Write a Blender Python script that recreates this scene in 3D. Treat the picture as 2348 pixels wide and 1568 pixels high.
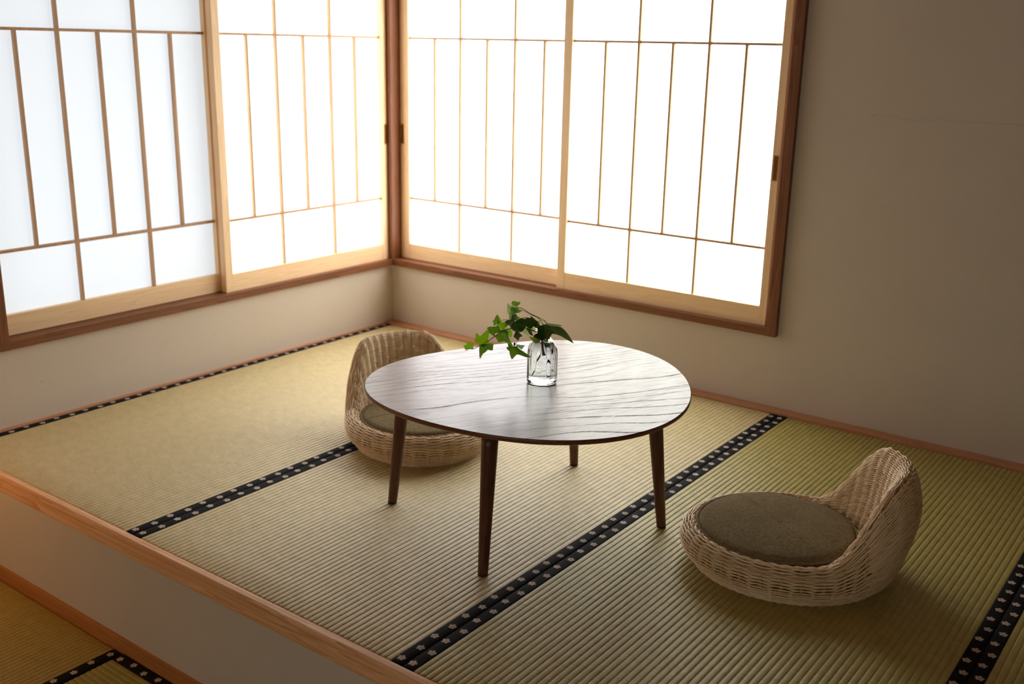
import bpy, math, random
import numpy as np
from mathutils import Vector, Matrix

random.seed(7)
RNG = np.random.default_rng(7)
sc = bpy.context.scene
for o in list(bpy.data.objects):
    bpy.data.objects.remove(o)
COL = sc.collection

# ------------------------------------------------------------------ camera
CX, CY, CZ = 3.0861, -3.2671, 1.1972
YAW, PITCH, ROLL = math.radians(36.5567), math.radians(-16.0819), math.radians(1.1643)
FPX = 2368.99
fwd = Vector((-math.sin(YAW) * math.cos(PITCH), math.cos(YAW) * math.cos(PITCH), math.sin(PITCH)))
rgt = fwd.cross(Vector((0, 0, 1))).normalized()
upv = rgt.cross(fwd)
r2 = rgt * math.cos(ROLL) + upv * math.sin(ROLL)
u2 = -rgt * math.sin(ROLL) + upv * math.cos(ROLL)
cam_d = bpy.data.cameras.new('camera')
cam = bpy.data.objects.new('camera', cam_d)
COL.objects.link(cam)
cam.matrix_world = Matrix(((r2.x, u2.x, -fwd.x, CX), (r2.y, u2.y, -fwd.y, CY), (r2.z, u2.z, -fwd.z, CZ), (0, 0, 0, 1)))
cam_d.sensor_width = 36.0
cam_d.sensor_fit = 'HORIZONTAL'
cam_d.lens = 36.0 * FPX / 2348.0
cam_d.clip_start = 0.05
cam_d.dof.use_dof = True
cam_d.dof.focus_distance = 2.42
cam_d.dof.aperture_fstop = 3.6
sc.camera = cam

# ------------------------------------------------------------------ sky, lamps, exposure
world = bpy.data.worlds.new('sky')
sc.world = world
world.use_nodes = True
wn = world.node_tree.nodes
bg = wn['Background']
bg.inputs[0].default_value = (0.80, 0.88, 1.0, 1)
bg.inputs[1].default_value = 1.1
sc.view_settings.view_transform = 'Standard'
sc.view_settings.look = 'None'
sc.view_settings.exposure = 1.1
sc.view_settings.gamma = 1.0
sc.view_settings.use_curve_mapping = False
sc.cycles.use_denoising = True
sc.cycles.denoiser = 'OPENIMAGEDENOISE'
sc.cycles.denoising_input_passes = 'RGB_ALBEDO_NORMAL'
sc.cycles.max_bounces = 14
sc.cycles.diffuse_bounces = 5
sc.cycles.glossy_bounces = 5
sc.cycles.transmission_bounces = 14
sc.cycles.transparent_max_bounces = 8
sc.cycles.sample_clamp_indirect = 6.0
sc.cycles.use_light_tree = True
# warm lamp that stands in the lower part of the room, left of the frame
lamp_d = bpy.data.lights.new('room_lamp', 'POINT')
lamp_d.energy = 1.8
lamp_d.color = (1.0, 0.50, 0.16)
lamp_d.shadow_soft_size = 0.07
lamp = bpy.data.objects.new('room_lamp', lamp_d)
lamp.location = (0.16, -2.42, 0.30)
COL.objects.link(lamp)
PAPER = {'left_far': 0.16, 'left_near': 1.05, 'right_near': 1.75, 'right_far': 1.75, 'lower': 0.5}  # 'lower' drives the added fill window behind the camera


# ------------------------------------------------------------------ helpers
def mesh_obj(name, verts, faces, mat, parent=None, smooth=False, uvs=None, loc=None):
    me = bpy.data.meshes.new(name)
    me.from_pydata([tuple(map(float, v)) for v in verts], [], [tuple(int(i) for i in f) for f in faces])
    if uvs is not None:
        uvl = me.uv_layers.new(name='UVMap')
        li = np.zeros(len(me.loops), dtype=np.int32)
        me.loops.foreach_get('vertex_index', li)
        uvl.data.foreach_set('uv', np.asarray(uvs, dtype=np.float32)[li].ravel())
    me.materials.append(mat)
    if smooth:
        me.polygons.foreach_set('use_smooth', [True] * len(me.polygons))
    me.update()
    o = bpy.data.objects.new(name, me)
    COL.objects.link(o)
    if parent is not None:
        o.parent = parent
    if loc is not None:
        o.location = loc
    return o


class MB:
    def __init__(s):
        s.v = []
        s.f = []

    def add(s, v, f):
        b = len(s.v)
        s.v += [tuple(x) for x in v]
        s.f += [tuple(i + b for i in q) for q in f]

    def box(s, x0, x1, y0, y1, z0, z1, bev=0.0):
        if x0 > x1: x0, x1 = x1, x0
        if y0 > y1: y0, y1 = y1, y0
        if bev <= 0:
            v = [(x, y, z) for z in (z0, z1) for y in (y0, y1) for x in (x0, x1)]
            s.add(v, [(0, 2, 3, 1), (4, 5, 7, 6), (0, 1, 5, 4), (2, 6, 7, 3), (0, 4, 6, 2), (1, 3, 7, 5)])
            return
        import bmesh
        bm = bmesh.new()
        bmesh.ops.create_cube(bm, size=1)
        for q in bm.verts:
            q.co = ((x0 + x1) / 2 + q.co.x * (x1 - x0), (y0 + y1) / 2 + q.co.y * (y1 - y0), (z0 + z1) / 2 + q.co.z * (z1 - z0))
        bmesh.ops.bevel(bm, geom=bm.edges[:], offset=bev, segments=2, affect='EDGES', profile=0.5)
        bm.verts.index_update()
        s.add([tuple(q.co) for q in bm.verts], [[q.index for q in f.verts] for f in bm.faces])
        bm.free()

    def lathe(s, prof, n=48, c=(0, 0), rmod=None):
        v = []
        for r, z in prof:
            for i in range(n):
                a = 2 * math.pi * i / n
                rr = r if rmod is None else rmod(r, z, a)
                v.append((c[0] + rr * math.cos(a), c[1] + rr * math.sin(a), z))
        f = []
        for k in range(len(prof) - 1):
            for i in range(n):
                j = (i + 1) % n
                f.append((k * n + i, k * n + j, (k + 1) * n + j, (k + 1) * n + i))
        f.append(tuple(range(n))[::-1])
        f.append(tuple(range((len(prof) - 1) * n, len(prof) * n)))
        s.add(v, f)

    def tube(s, P, rad, k=6, closed=False, up=None):
        P = np.asarray(P, float)
        n = len(P)
        T = np.roll(P, -1, 0) - np.roll(P, 1, 0) if closed else np.gradient(P, axis=0)
        T /= np.linalg.norm(T, axis=1)[:, None] + 1e-12
        if up is None:
            N = np.zeros_like(P)
            a = np.array([0, 0, 1.0]) if abs(T[0][2]) < .9 else np.array([1.0, 0, 0])
            for i in range(n):
                a = a - T[i] * a.dot(T[i])
                a /= np.linalg.norm(a) + 1e-12
                N[i] = a
        else:
            N = up - T * (up * T).sum(1)[:, None]
            N /= np.linalg.norm(N, axis=1)[:, None] + 1e-12
        B = np.cross(T, N)
        r = np.broadcast_to(np.asarray(rad, float), (n,))
        ang = np.arange(k) * 2 * math.pi / k
        V = P[:, None, :] + r[:, None, None] * (np.cos(ang)[None, :, None] * N[:, None, :] + np.sin(ang)[None, :, None] * B[:, None, :])
        f = []
        m = n if closed else n - 1
        for i in range(m):
            a_, b_ = i * k, ((i + 1) % n) * k
            for j in range(k):
                jj = (j + 1) % k
                f.append((a_ + j, a_ + jj, b_ + jj, b_ + j))
        if not closed:
            f.append(tuple(range(k))[::-1])
            f.append(tuple(range((n - 1) * k, n * k)))
        s.add(V.reshape(-1, 3), f)

    def build(s, name, mat, parent=None, smooth=False, loc=None):
        return mesh_obj(name, s.v, s.f, mat, parent, smooth, None, loc)


def empty(name, loc=(0, 0, 0), rz=0.0):
    o = bpy.data.objects.new(name, None)
    o.location = loc
    o.rotation_euler = (0, 0, rz)
    o.empty_display_size = 0.05
    COL.objects.link(o)
    return o


def tag(o, label=None, cat=None, group=None, kind=None):
    if label: o['label'] = label
    if cat: o['category'] = cat
    if group: o['group'] = group
    if kind: o['kind'] = kind
    return o


# ------------------------------------------------------------------ materials
class NT:
    def __init__(s, name):
        s.m = bpy.data.materials.new(name)
        s.m.use_nodes = True
        s.t = s.m.node_tree
        s.t.nodes.clear()
        s.out = s.n('ShaderNodeOutputMaterial')

    def n(s, kind, **kw):
        q = s.t.nodes.new(kind)
        for k, v in kw.items():
            setattr(q, k, v)
        return q

    def l(s, a, b):
        s.t.links.new(a, b)

    def val(s, x):
        return x

    def math(s, op, a, b=None, c=None, clamp=False):
        q = s.n('ShaderNodeMath', operation=op)
        q.use_clamp = clamp
        for i, x in enumerate((a, b, c)):
            if x is None: continue
            if isinstance(x, (int, float)): q.inputs[i].default_value = x
            else: s.l(x, q.inputs[i])
        return q.outputs[0]

    def mix(s, f, a, b):
        q = s.n('ShaderNodeMix', data_type='RGBA')
        for i, x in ((0, f), (6, a), (7, b)):
            if isinstance(x, (int, float)): q.inputs[i].default_value = x
            elif isinstance(x, tuple): q.inputs[i].default_value = (*x, 1) if len(x) == 3 else x
            else: s.l(x, q.inputs[i])
        return q.outputs[2]

    def noise(s, vec, scale=5.0, detail=2.0, rough=0.5, dist=0.0):
        q = s.n('ShaderNodeTexNoise')
        q.inputs['Scale'].default_value = scale
        q.inputs['Detail'].default_value = detail
        q.inputs['Roughness'].default_value = rough
        q.inputs['Distortion'].default_value = dist
        if vec is not None: s.l(vec, q.inputs['Vector'])
        return q.outputs[0]

    def coord(s, which='Object'):
        return s.n('ShaderNodeTexCoord').outputs[which]

    def mapping(s, vec, scale=(1, 1, 1), rot=(0, 0, 0), loc=(0, 0, 0)):
        q = s.n('ShaderNodeMapping')
        q.inputs['Scale'].default_value = scale
        q.inputs['Rotation'].default_value = rot
        q.inputs['Location'].default_value = loc
        s.l(vec, q.inputs['Vector'])
        return q.outputs[0]

    def ramp(s, fac, stops):
        q = s.n('ShaderNodeValToRGB')
        e = q.color_ramp.elements
        while len(e) < len(stops): e.new(0.5)
        for i, (p, c) in enumerate(stops):
            e[i].position = p
            e[i].color = (*c, 1)
        s.l(fac, q.inputs[0])
        return q.outputs[0]

    def bump(s, h, strength=0.2, dist=0.001):
        q = s.n('ShaderNodeBump')
        q.inputs['Strength'].default_value = strength
        q.inputs['Distance'].default_value = dist
        s.l(h, q.inputs['Height'])
        return q.outputs[0]

    def bsdf(s, color, rough=0.6, normal=None, **kw):
        q = s.n('ShaderNodeBsdfPrincipled')
        for k, x in (('Base Color', color), ('Roughness', rough)):
            if isinstance(x, tuple): q.inputs[k].default_value = (*x, 1)
            elif isinstance(x, (int, float)): q.inputs[k].default_value = x
            else: s.l(x, q.inputs[k])
        if normal is not None: s.l(normal, q.inputs['Normal'])
        for k, x in kw.items():
            k = k.replace('_', ' ')
            if isinstance(x, (int, float, tuple)): q.inputs[k].default_value = x
            else: s.l(x, q.inputs[k])
        s.l(q.outputs[0], s.out.inputs[0])
        return q


def srgb(r, g, b):
    f = lambda c: (c / 255 / 12.92) if c / 255 <= 0.04045 else ((c / 255 + 0.055) / 1.055) ** 2.4
    return (f(r), f(g), f(b))


def m_wood(name, light, dark, axis, scale=1.0, rough=0.5, spec=0.4):
    t = NT(name)
    sc_ = [38.0 * scale] * 3
    sc_['xyz'.index(axis)] = 1.3 * scale
    c = t.mapping(t.coord(), scale=tuple(sc_))
    n1 = t.noise(c, 1.0, 3.0, 0.55, 0.6)
    w = t.math('FRACT', t.math('MULTIPLY', n1, 7.0))
    w = t.math('SMOOTH_MAX', w, 0.0, 0.1)
    sc2 = [900.0] * 3
    sc2['xyz'.index(axis)] = 12.0
    n2 = t.noise(t.mapping(t.coord(), scale=tuple(sc2)), 1.0, 2.0)
    f = t.math('ADD', t.math('MULTIPLY', w, 0.75), t.math('MULTIPLY', t.math('SUBTRACT', n2, 0.5), 0.6), clamp=True)
    col = t.mix(f, light, dark)
    t.bsdf(col, rough, t.bump(n2, 0.08, 0.0005), Specular_IOR_Level=spec)
    return t.m


def m_plaster():
    t = NT('wall_plaster')
    c = t.coord()
    n1 = t.noise(t.mapping(c, scale=(1, 1, 1)), 2.2, 4.0, 0.6)
    n2 = t.noise(c, 420.0, 2.0, 0.6)
    n3 = t.noise(c, 130.0, 3.0, 0.6)
    col = t.mix(n1, srgb(216, 205, 190), srgb(204, 191, 174))
    spots = t.math('GREATER_THAN', t.noise(c, 60.0, 1.0), 0.80)
    col = t.mix(t.math('MULTIPLY', spots, 0.5), col, srgb(105, 92, 78))
    # hairline crack across the plain wall
    sep = t.n('ShaderNodeSeparateXYZ')
    t.l(c, sep.inputs[0])
    wob = t.noise(t.mapping(c, scale=(1, 0, 0)), 9.0, 5.0, 0.7)
    zc = t.math('ADD', 1.005, t.math('MULTIPLY', t.math('SUBTRACT', wob, 0.5), 0.07))
    dz = t.math('ABSOLUTE', t.math('SUBTRACT', sep.outputs[2], zc))
    crack = t.math('LESS_THAN', dz, 0.0006)
    crack = t.math('MULTIPLY', crack, t.math('GREATER_THAN', sep.outputs[0], 2.02))
    col = t.mix(t.math('MULTIPLY', crack, 0.35), col, srgb(96, 84, 70))
    h = t.math('ADD', t.math('MULTIPLY', n2, 0.5), t.math('MULTIPLY', n3, 0.6))
    t.bsdf(col, 0.95, t.bump(h, 0.35, 0.0012), Specular_IOR_Level=0.15)
    return t.m


def m_tatami(name, ca, cb, along='y', tint=0.0):
    t = NT(name)
    c = t.coord()
    sep = t.n('ShaderNodeSeparateXYZ')
    t.l(c, sep.inputs[0])
    X, Y = (sep.outputs[0], sep.outputs[1]) if along == 'y' else (sep.outputs[1], sep.outputs[0])
    cmb = t.n('ShaderNodeCombineXYZ')
    t.l(t.math('MULTIPLY', X, 28.0), cmb.inputs[0])
    sl = t.math('ADD', Y, t.math('MULTIPLY', X, 0.22))
    t.l(t.math('MULTIPLY', sl, 620.0), cmb.inputs[1])
    rush = t.noise(cmb.outputs[0], 1.0, 2.0, 0.6)
    cmb2 = t.n('ShaderNodeCombineXYZ')
    rid = t.math('FLOOR', t.math('DIVIDE', X, 0.0154))
    t.l(t.math('MULTIPLY', rid, 0.37), cmb2.inputs[0])
    t.l(t.math('MULTIPLY', sl, 34.0), cmb2.inputs[1])
    band = t.noise(cmb2.outputs[0], 1.0, 3.0, 0.65)
    big = t.noise(c, 1.6, 2.0)
    f = t.math('ADD', t.math('MULTIPLY', t.math('SUBTRACT', rush, 0.5), 1.7), t.math('MULTIPLY', t.math('SUBTRACT', band, 0.5), 1.1))
    f = t.math('ADD', f, 0.5)
    f = t.math('ADD', f, t.math('MULTIPLY', t.math('SUBTRACT', big, 0.5), 0.25), clamp=True)
    col = t.mix(f, ca, cb)
    t.bsdf(col, 0.42, t.bump(rush, 0.6, 0.0009), Specular_IOR_Level=0.5)
    return t.m


def m_heri():
    # black cloth border woven with pale five-petal blossoms, UV in metres (u along, v across from 0)
    t = NT('tatami_border_cloth')
    uv = t.coord('UV')
    sep = t.n('ShaderNodeSeparateXYZ')
    t.l(uv, sep.inputs[0])
    U, V = sep.outputs[0], sep.outputs[1]
    k = t.math('FLOOR', t.math('DIVIDE', U, 0.051))
    du = t.math('SUBTRACT', U, t.math('MULTIPLY', t.math('ADD', k, 0.5), 0.051))
    par = t.math('ABSOLUTE', t.math('MODULO', k, 2.0))
    vc = t.math('ADD', 0.0118, t.math('MULTIPLY', par, 0.006))
    dv = t.math('SUBTRACT', V, vc)
    r = t.math('SQRT', t.math('ADD', t.math('MULTIPLY', du, du), t.math('MULTIPLY', dv, dv)))
    th = t.math('ARCTAN2', dv, du)
    c5 = t.math('ABSOLUTE', t.math('COSINE', t.math('MULTIPLY', th, 2.5)))
    lobe = t.math('MULTIPLY', t.math('ADD', 0.42, t.math('MULTIPLY', t.math('POWER', c5, 0.7), 0.58)), 0.0098)
    notch = t.math('MULTIPLY', t.math('POWER', c5, 40.0), 0.0017)
    inside = t.math('LESS_THAN', r, t.math('SUBTRACT', lobe, notch))
    # dark centre ring and petal veins
    ring = t.math('LESS_THAN', t.math('ABSOLUTE', t.math('SUBTRACT', r, 0.0025)), 0.0006)
    vein = t.math('MULTIPLY', t.math('GREATER_THAN', c5, 0.985), t.math('GREATER_THAN', r, 0.0034))
    dark = t.math('MAXIMUM', ring, t.math('MULTIPLY', vein, 0.5))
    fl = t.math('MULTIPLY', inside, t.math('SUBTRACT', 1.0, t.math('MULTIPLY', dark, 0.75)))
    weave = t.noise(t.mapping(uv, scale=(1500, 1500, 1)), 1.0, 1.0)
    weave2 = t.noise(t.mapping(uv, scale=(60, 500, 1)), 1.0, 2.0)
    base = t.mix(weave2, (0.006, 0.006, 0.008), (0.014, 0.013, 0.015))
    flc = t.mix(weave, srgb(196, 178, 165), srgb(226, 212, 200))
    col = t.mix(fl, base, flc)
    t.bsdf(col, 0.8, t.bump(weave, 0.3, 0.0004), Specular_IOR_Level=0.12)
    return t.m


def m_table_top():
    t = NT('dark_oak_veneer')
    c = t.coord()
    ang = math.atan2(0.88, 0.47)
    g = t.mapping(c, rot=(0, 0, -ang))          # x now runs along the grain
    # mild warp so the growth rings wander and close into cathedrals
    wp = t.noise(t.mapping(g, scale=(1.3, 4.0, 1)), 1.0, 1.5, 0.5)
    sep = t.n('ShaderNodeSeparateXYZ')
    t.l(g, sep.inputs[0])
    ring = t.math('ADD', t.math('MULTIPLY', sep.outputs[1], 22.0), t.math('MULTIPLY', wp, 8.0))
    fr = t.math('FRACT', ring)
    late = t.math('POWER', fr, 4.0)
    # open pores: fine dark lines along the grain, crowded in the late wood of every ring
    pore = t.noise(t.mapping(g, scale=(15.0, 420.0, 1)), 1.0, 2.0, 0.6)
    pore2 = t.noise(t.mapping(g, scale=(26.0, 190.0, 1)), 1.0, 2.0, 0.6)
    mixp = t.math('ADD', t.math('MULTIPLY', pore, 0.7), t.math('MULTIPLY', pore2, 0.3))
    fine = t.math('MULTIPLY', t.math('SUBTRACT', mixp, 0.50), 9.0, clamp=True)
    patch = t.noise(t.mapping(g, scale=(3.0, 16.0, 1)), 1.0, 2.0, 0.5)
    fine = t.math('MULTIPLY', fine, t.math('MULTIPLY', t.math('SUBTRACT', patch, 0.20), 2.0, clamp=True))
    line = t.math('SUBTRACT', 1.0, t.math('DIVIDE', t.math('ABSOLUTE', t.math('SUBTRACT', fr, 0.88)), 0.085), clamp=True)
    brk = t.math('MULTIPLY', t.math('SUBTRACT', t.noise(t.mapping(g, scale=(40.0, 420.0, 1)), 1.0, 3.0, 0.7), 0.34), 6.0, clamp=True)
    gate = t.math('MULTIPLY', t.math('SUBTRACT', t.noise(t.mapping(g, scale=(2.0, 9.0, 1)), 1.0, 1.0, 0.5), 0.42), 6.0, clamp=True)
    deep = t.math('MULTIPLY', t.math('MULTIPLY', line, brk), t.math('ADD', 0.2, t.math('MULTIPLY', gate, 0.8)))
    pm = t.math('MAXIMUM', t.math('MULTIPLY', fine, 0.42), t.math('MULTIPLY', deep, 0.95))
    body = t.mix(t.math('ADD', t.math('MULTIPLY', pore2, 0.6), t.math('MULTIPLY', late, 0.3), clamp=True), srgb(104, 62, 42), srgb(74, 43, 30))
    col = t.mix(pm, body, srgb(34, 18, 12))
    rgh = t.math('ADD', 0.28, t.math('MULTIPLY', pm, 0.35), clamp=True)
    spec = t.math('SUBTRACT', 0.49, t.math('MULTIPLY', pm, 0.50), clamp=True)
    t.bsdf(col, rgh, None, Specular_IOR_Level=spec)
    return t.m


def m_rattan(name, ca, cb, rough=0.36):
    t = NT(name)
    geo = t.n('ShaderNodeNewGeometry')
    n = t.noise(t.mapping(t.coord(), scale=(1, 1, 1)), 22.0, 3.0, 0.6)
    f = t.math('ADD', t.math('MULTIPLY', geo.outputs['Random Per Island'], 0.55), t.math('MULTIPLY', n, 0.5), clamp=True)
    t.bsdf(t.mix(f, ca, cb), rough, None, Specular_IOR_Level=0.6)
    return t.m


def m_fabric():
    t = NT('olive_fleece')
    c = t.coord()
    n1 = t.noise(c, 420.0, 3.0, 0.75)
    n2 = t.noise(c, 26.0, 4.0, 0.65)
    n3 = t.noise(c, 150.0, 3.0, 0.7)
    f = t.math('ADD', t.math('MULTIPLY', t.math('SUBTRACT', n1, 0.5), 2.2), t.math('MULTIPLY', t.math('SUBTRACT', n2, 0.5), 0.45))
    f = t.math('ADD', t.math('ADD', f, t.math('MULTIPLY', t.math('SUBTRACT', n3, 0.5), 1.2)), 0.5, clamp=True)
    col = t.mix(f, srgb(92, 78, 52), srgb(158, 140, 106))
    t.bsdf(col, 0.95, t.bump(t.math('ADD', n1, n3), 0.7, 0.0015), Specular_IOR_Level=0.1)
    return t.m


def m_paper(name, strength, tint):
    # backlit washi: gives off the daylight it passes, and lets the sky outside through as well
    t = NT(name)
    fib = t.noise(t.coord(), 260.0, 3.0, 0.6)
    em = t.n('ShaderNodeEmission')
    t.l(t.mix(fib, tuple(c * 0.985 for c in tint), tint), em.inputs[0])
    em.inputs[1].default_value = strength
    tr = t.n('ShaderNodeBsdfTranslucent')
    tr.inputs[0].default_value = (0.80, 0.80, 0.79, 1)
    df = t.n('ShaderNodeBsdfDiffuse')
    df.inputs[0].default_value = (0.62, 0.61, 0.58, 1)
    mx = t.n('ShaderNodeMixShader')
    mx.inputs[0].default_value = 0.5
    t.l(tr.outputs[0], mx.inputs[1])
    t.l(df.outputs[0], mx.inputs[2])
    ad = t.n('ShaderNodeAddShader')
    t.l(mx.outputs[0], ad.inputs[0])
    t.l(em.outputs[0], ad.inputs[1])
    t.l(ad.outputs[0], t.out.inputs[0])
    return t.m


def m_plain(name, col, rough=0.6, metallic=0.0, nscale=200.0, amt=0.15, **kw):
    t = NT(name)
    n = t.noise(t.coord(), nscale, 2.0)
    dark = tuple(c * (1 - amt) for c in col)
    t.bsdf(t.mix(n, col, dark), rough, None, Metallic=metallic, **kw)
    return t.m


def m_leaf(name, ca, cb, back, tr_amt=0.38):
    t = NT(name)
    uv = t.coord('UV')
    n = t.noise(t.coord(), 55.0, 3.0, 0.6)
    sep = t.n('ShaderNodeSeparateXYZ')
    t.l(uv, sep.inputs[0])
    # pale veins radiating from the leaf base
    th = t.math('ARCTAN2', sep.outputs[0], t.math('ADD', sep.outputs[1], 0.02))
    vv = t.math('ABSOLUTE', t.math('SINE', t.math('MULTIPLY', th, 3.1)))
    vein = t.math('LESS_THAN', vv, 0.07)
    col = t.mix(n, ca, cb)
    col = t.mix(t.math('MULTIPLY', vein, 0.08 + tr_amt * 0.5), col, srgb(150, 175, 90))
    geo = t.n('ShaderNodeNewGeometry')
    col = t.mix(geo.outputs['Backfacing'], col, back)
    q = t.bsdf(col, 0.38, None, Specular_IOR_Level=0.45)
    tr = t.n('ShaderNodeBsdfTranslucent')
    mixc = t.mix(tr_amt * 0.9, col, srgb(150, 190, 20))
    t.l(mixc, tr.inputs[0])
    mx = t.n('ShaderNodeMixShader')
    mx.inputs[0].default_value = tr_amt
    t.l(q.outputs[0], mx.inputs[1])
    t.l(tr.outputs[0], mx.inputs[2])
    t.l(mx.outputs[0], t.out.inputs[0])
    return t.m


def m_glass(name, ior, col=(1, 1, 1)):
    t = NT(name)
    g = t.n('ShaderNodeBsdfGlass')
    g.inputs['Color'].default_value = (*col, 1)
    g.inputs['Roughness'].default_value = 0.0
    g.inputs['IOR'].default_value = ior
    t.l(g.outputs[0], t.out.inputs[0])
    return t.m


M_PLASTER = m_plaster()
M_SASH_X = m_wood('sash_cedar_x', srgb(252, 220, 174), srgb(238, 196, 146), 'x', 1.0, 0.5)
M_SASH_Y = m_wood('sash_cedar_y', srgb(252, 220, 174), srgb(238, 196, 146), 'y', 1.0, 0.5)
M_SASH_Z = m_wood('sash_cedar_z', srgb(252, 220, 174), srgb(238, 196, 146), 'z', 1.0, 0.5)
M_LAT = m_wood('lattice_cedar', srgb(206, 164, 122), srgb(176, 134, 94), 'z', 1.0, 0.55)
M_FRAME_X = m_wood('frame_stained_x', srgb(138, 86, 52), srgb(96, 56, 31), 'x', 1.0, 0.45)
M_FRAME_Y = m_wood('frame_stained_y', srgb(138, 86, 52), srgb(96, 56, 31), 'y', 1.0, 0.45)
M_FRAME_Z = m_wood('frame_stained_z', srgb(138, 86, 52), srgb(96, 56, 31), 'z', 1.0, 0.45)
M_BEAM = m_wood('beam_pine', srgb(248, 198, 150), srgb(200, 132, 80), 'x', 0.8, 0.5)
M_YOSE_X = m_wood('border_strip_x', srgb(206, 150, 112), srgb(176, 120, 84), 'x', 1.0, 0.5)
M_YOSE_Y = m_wood('border_strip_y', srgb(206, 150, 112), srgb(176, 120, 84), 'y', 1.0, 0.5)
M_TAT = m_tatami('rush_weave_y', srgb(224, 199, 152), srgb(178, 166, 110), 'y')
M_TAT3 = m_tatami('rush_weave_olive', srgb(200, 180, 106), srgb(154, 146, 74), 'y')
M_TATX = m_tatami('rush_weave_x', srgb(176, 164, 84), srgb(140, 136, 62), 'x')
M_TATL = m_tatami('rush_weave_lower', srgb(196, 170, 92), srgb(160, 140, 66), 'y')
M_HERI = m_heri()
M_TOP = m_table_top()
M_TEDGE = m_wood('table_edge_wood', srgb(128, 80, 50), srgb(92, 54, 32), 'x', 1.0, 0.35)
M_TLEG = m_wood('table_leg_wood', srgb(104, 62, 40), srgb(72, 42, 27), 'z', 1.0, 0.32)
M_PAD = m_plain('black_felt', (0.01, 0.01, 0.01), 0.8)
M_RATTAN = m_rattan('rattan_core', srgb(250, 228, 192), srgb(224, 192, 148))
M_STAKE = m_rattan('rattan_stake', srgb(226, 186, 130), srgb(196, 150, 96))
M_FAB = m_fabric()
M_BRASS = m_plain('aged_brass', srgb(170, 118, 40), 0.4, 0.6)
M_PIT = m_plain('brass_pit', srgb(120, 76, 26), 0.5, 0.5)
M_ALU = m_plain('window_aluminium', (0.12, 0.12, 0.12), 0.5, 0.3)
M_DARKROOM = m_plain('far_room_wall', srgb(84, 66, 46), 0.9, 0.0, 3.0)
M_CEIL = m_wood('ceiling_boards', srgb(150, 112, 74), srgb(120, 86, 54), 'x', 0.5, 0.6)
M_GLASS = m_glass('clear_glass', 1.48, (0.985, 0.995, 0.99))
M_WATER = m_glass('water', 1.333)
M_STEM = m_plain('ivy_stem_bark', srgb(112, 74, 52), 0.6, 0.0, 90.0, 0.4)
M_ROOT = m_plain('ivy_root', srgb(70, 44, 30), 0.7, 0.0, 90.0, 0.4)

ZL = -0.345            # lower floor
YE = -1.945            # front edge of the raised mats

# ------------------------------------------------------------------ room shell


def struct(mb, name, mat, parent=None, smooth=False):
    o = mb.build(name, mat, parent, smooth)
    if parent is None: o['kind'] = 'structure'
    return o


XR, YB, ZC = 5.2, -5.4, 2.35
# back wall (image right): y = 0 .. 0.12, opening x 0..1.79, z .257..1.50
ZW0, ZW1 = 0.257, 1.50
WX = 1.79
WY = -1.769
m = MB()
m.box(0.0, XR, 0, 0.14, ZL - .1, ZW0 + .004)
m.box(0.0, XR, 0, 0.14, ZW1 - .004, ZC)
m.box(WX - .004, XR, 0, 0.14, ZW0 + .004, ZW1 - .004)
struct(m, 'wall_back', M_PLASTER)
m = MB()
m.box(-0.14, 0, YB, 0.14, ZL - .1, ZW0 + .004)
m.box(-0.14, 0, YB, 0.14, ZW1 - .004, ZC)
m.box(-0.14, 0, YB, WY + .004, ZW0 + .004, ZW1 - .004)
struct(m, 'wall_left', M_PLASTER)
m = MB(); m.box(XR, XR + .1, YB, 0.14, ZL - .1, ZC); struct(m, 'wall_right', M_DARKROOM)
m = MB(); m.box(-.14, XR + .1, YB - .1, YB, ZL - .1, ZC); struct(m, 'wall_front', M_DARKROOM)
m = MB(); m.box(-.14, XR + .1, YB - .1, .14, ZC, ZC + .1); struct(m, 'ceiling', M_CEIL)
m = MB(); m.box(-.14, XR + .1, YB - .1, .14, ZL - .16, ZL - .03)
m.box(0.0, XR, -1.955, 0.0, ZL - .03, -0.03)
struct(m, 'floor', M_DARKROOM)
# riser under the platform edge
m = MB(); m.box(0, XR, -1.962, -1.953, ZL - .03, -0.045); struct(m, 'wall_step', M_PLASTER)
# bullnosed beam along the platform edge
m = MB(); m.box(0, XR, -1.969, YE, -0.049, 0.0035, 0.005); o = struct(m, 'trim_1', M_BEAM)
m = MB(); m.box(0, XR, -1.969, -1.960, ZL - .03, -0.303, 0.001); struct(m, 'baseboard_step', m_wood('step_base_wood', srgb(196, 132, 74), srgb(168, 104, 52), 'x', 0.7, 0.5))
m = MB(); m.box(0.0, XR, -0.052, 0.0, -.03, 0.0055, 0.0015); struct(m, 'baseboard_back', M_YOSE_X)
m = MB(); m.box(0.0, 0.0135, YE, -0.052, -.03, 0.0055, 0.0012); struct(m, 'baseboard_left', M_YOSE_Y)


# ------------------------------------------------------------------ windows
def P(side, a, d, z):
    """a = distance from the corner along the wall, d = depth into the wall (negative is into the room)"""
    return (a, d, z) if side == 'R' else (-d, -a, z)


class WB(MB):
    def __init__(s, side):
        super().__init__()
        s.side = side

    def b(s, a0, a1, d0, d1, z0, z1, bev=0.0):
        p, q = P(s.side, a0, d0, z0), P(s.side, a1, d1, z1)
        s.box(p[0], q[0], p[1], q[1], z0, z1, bev)


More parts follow.
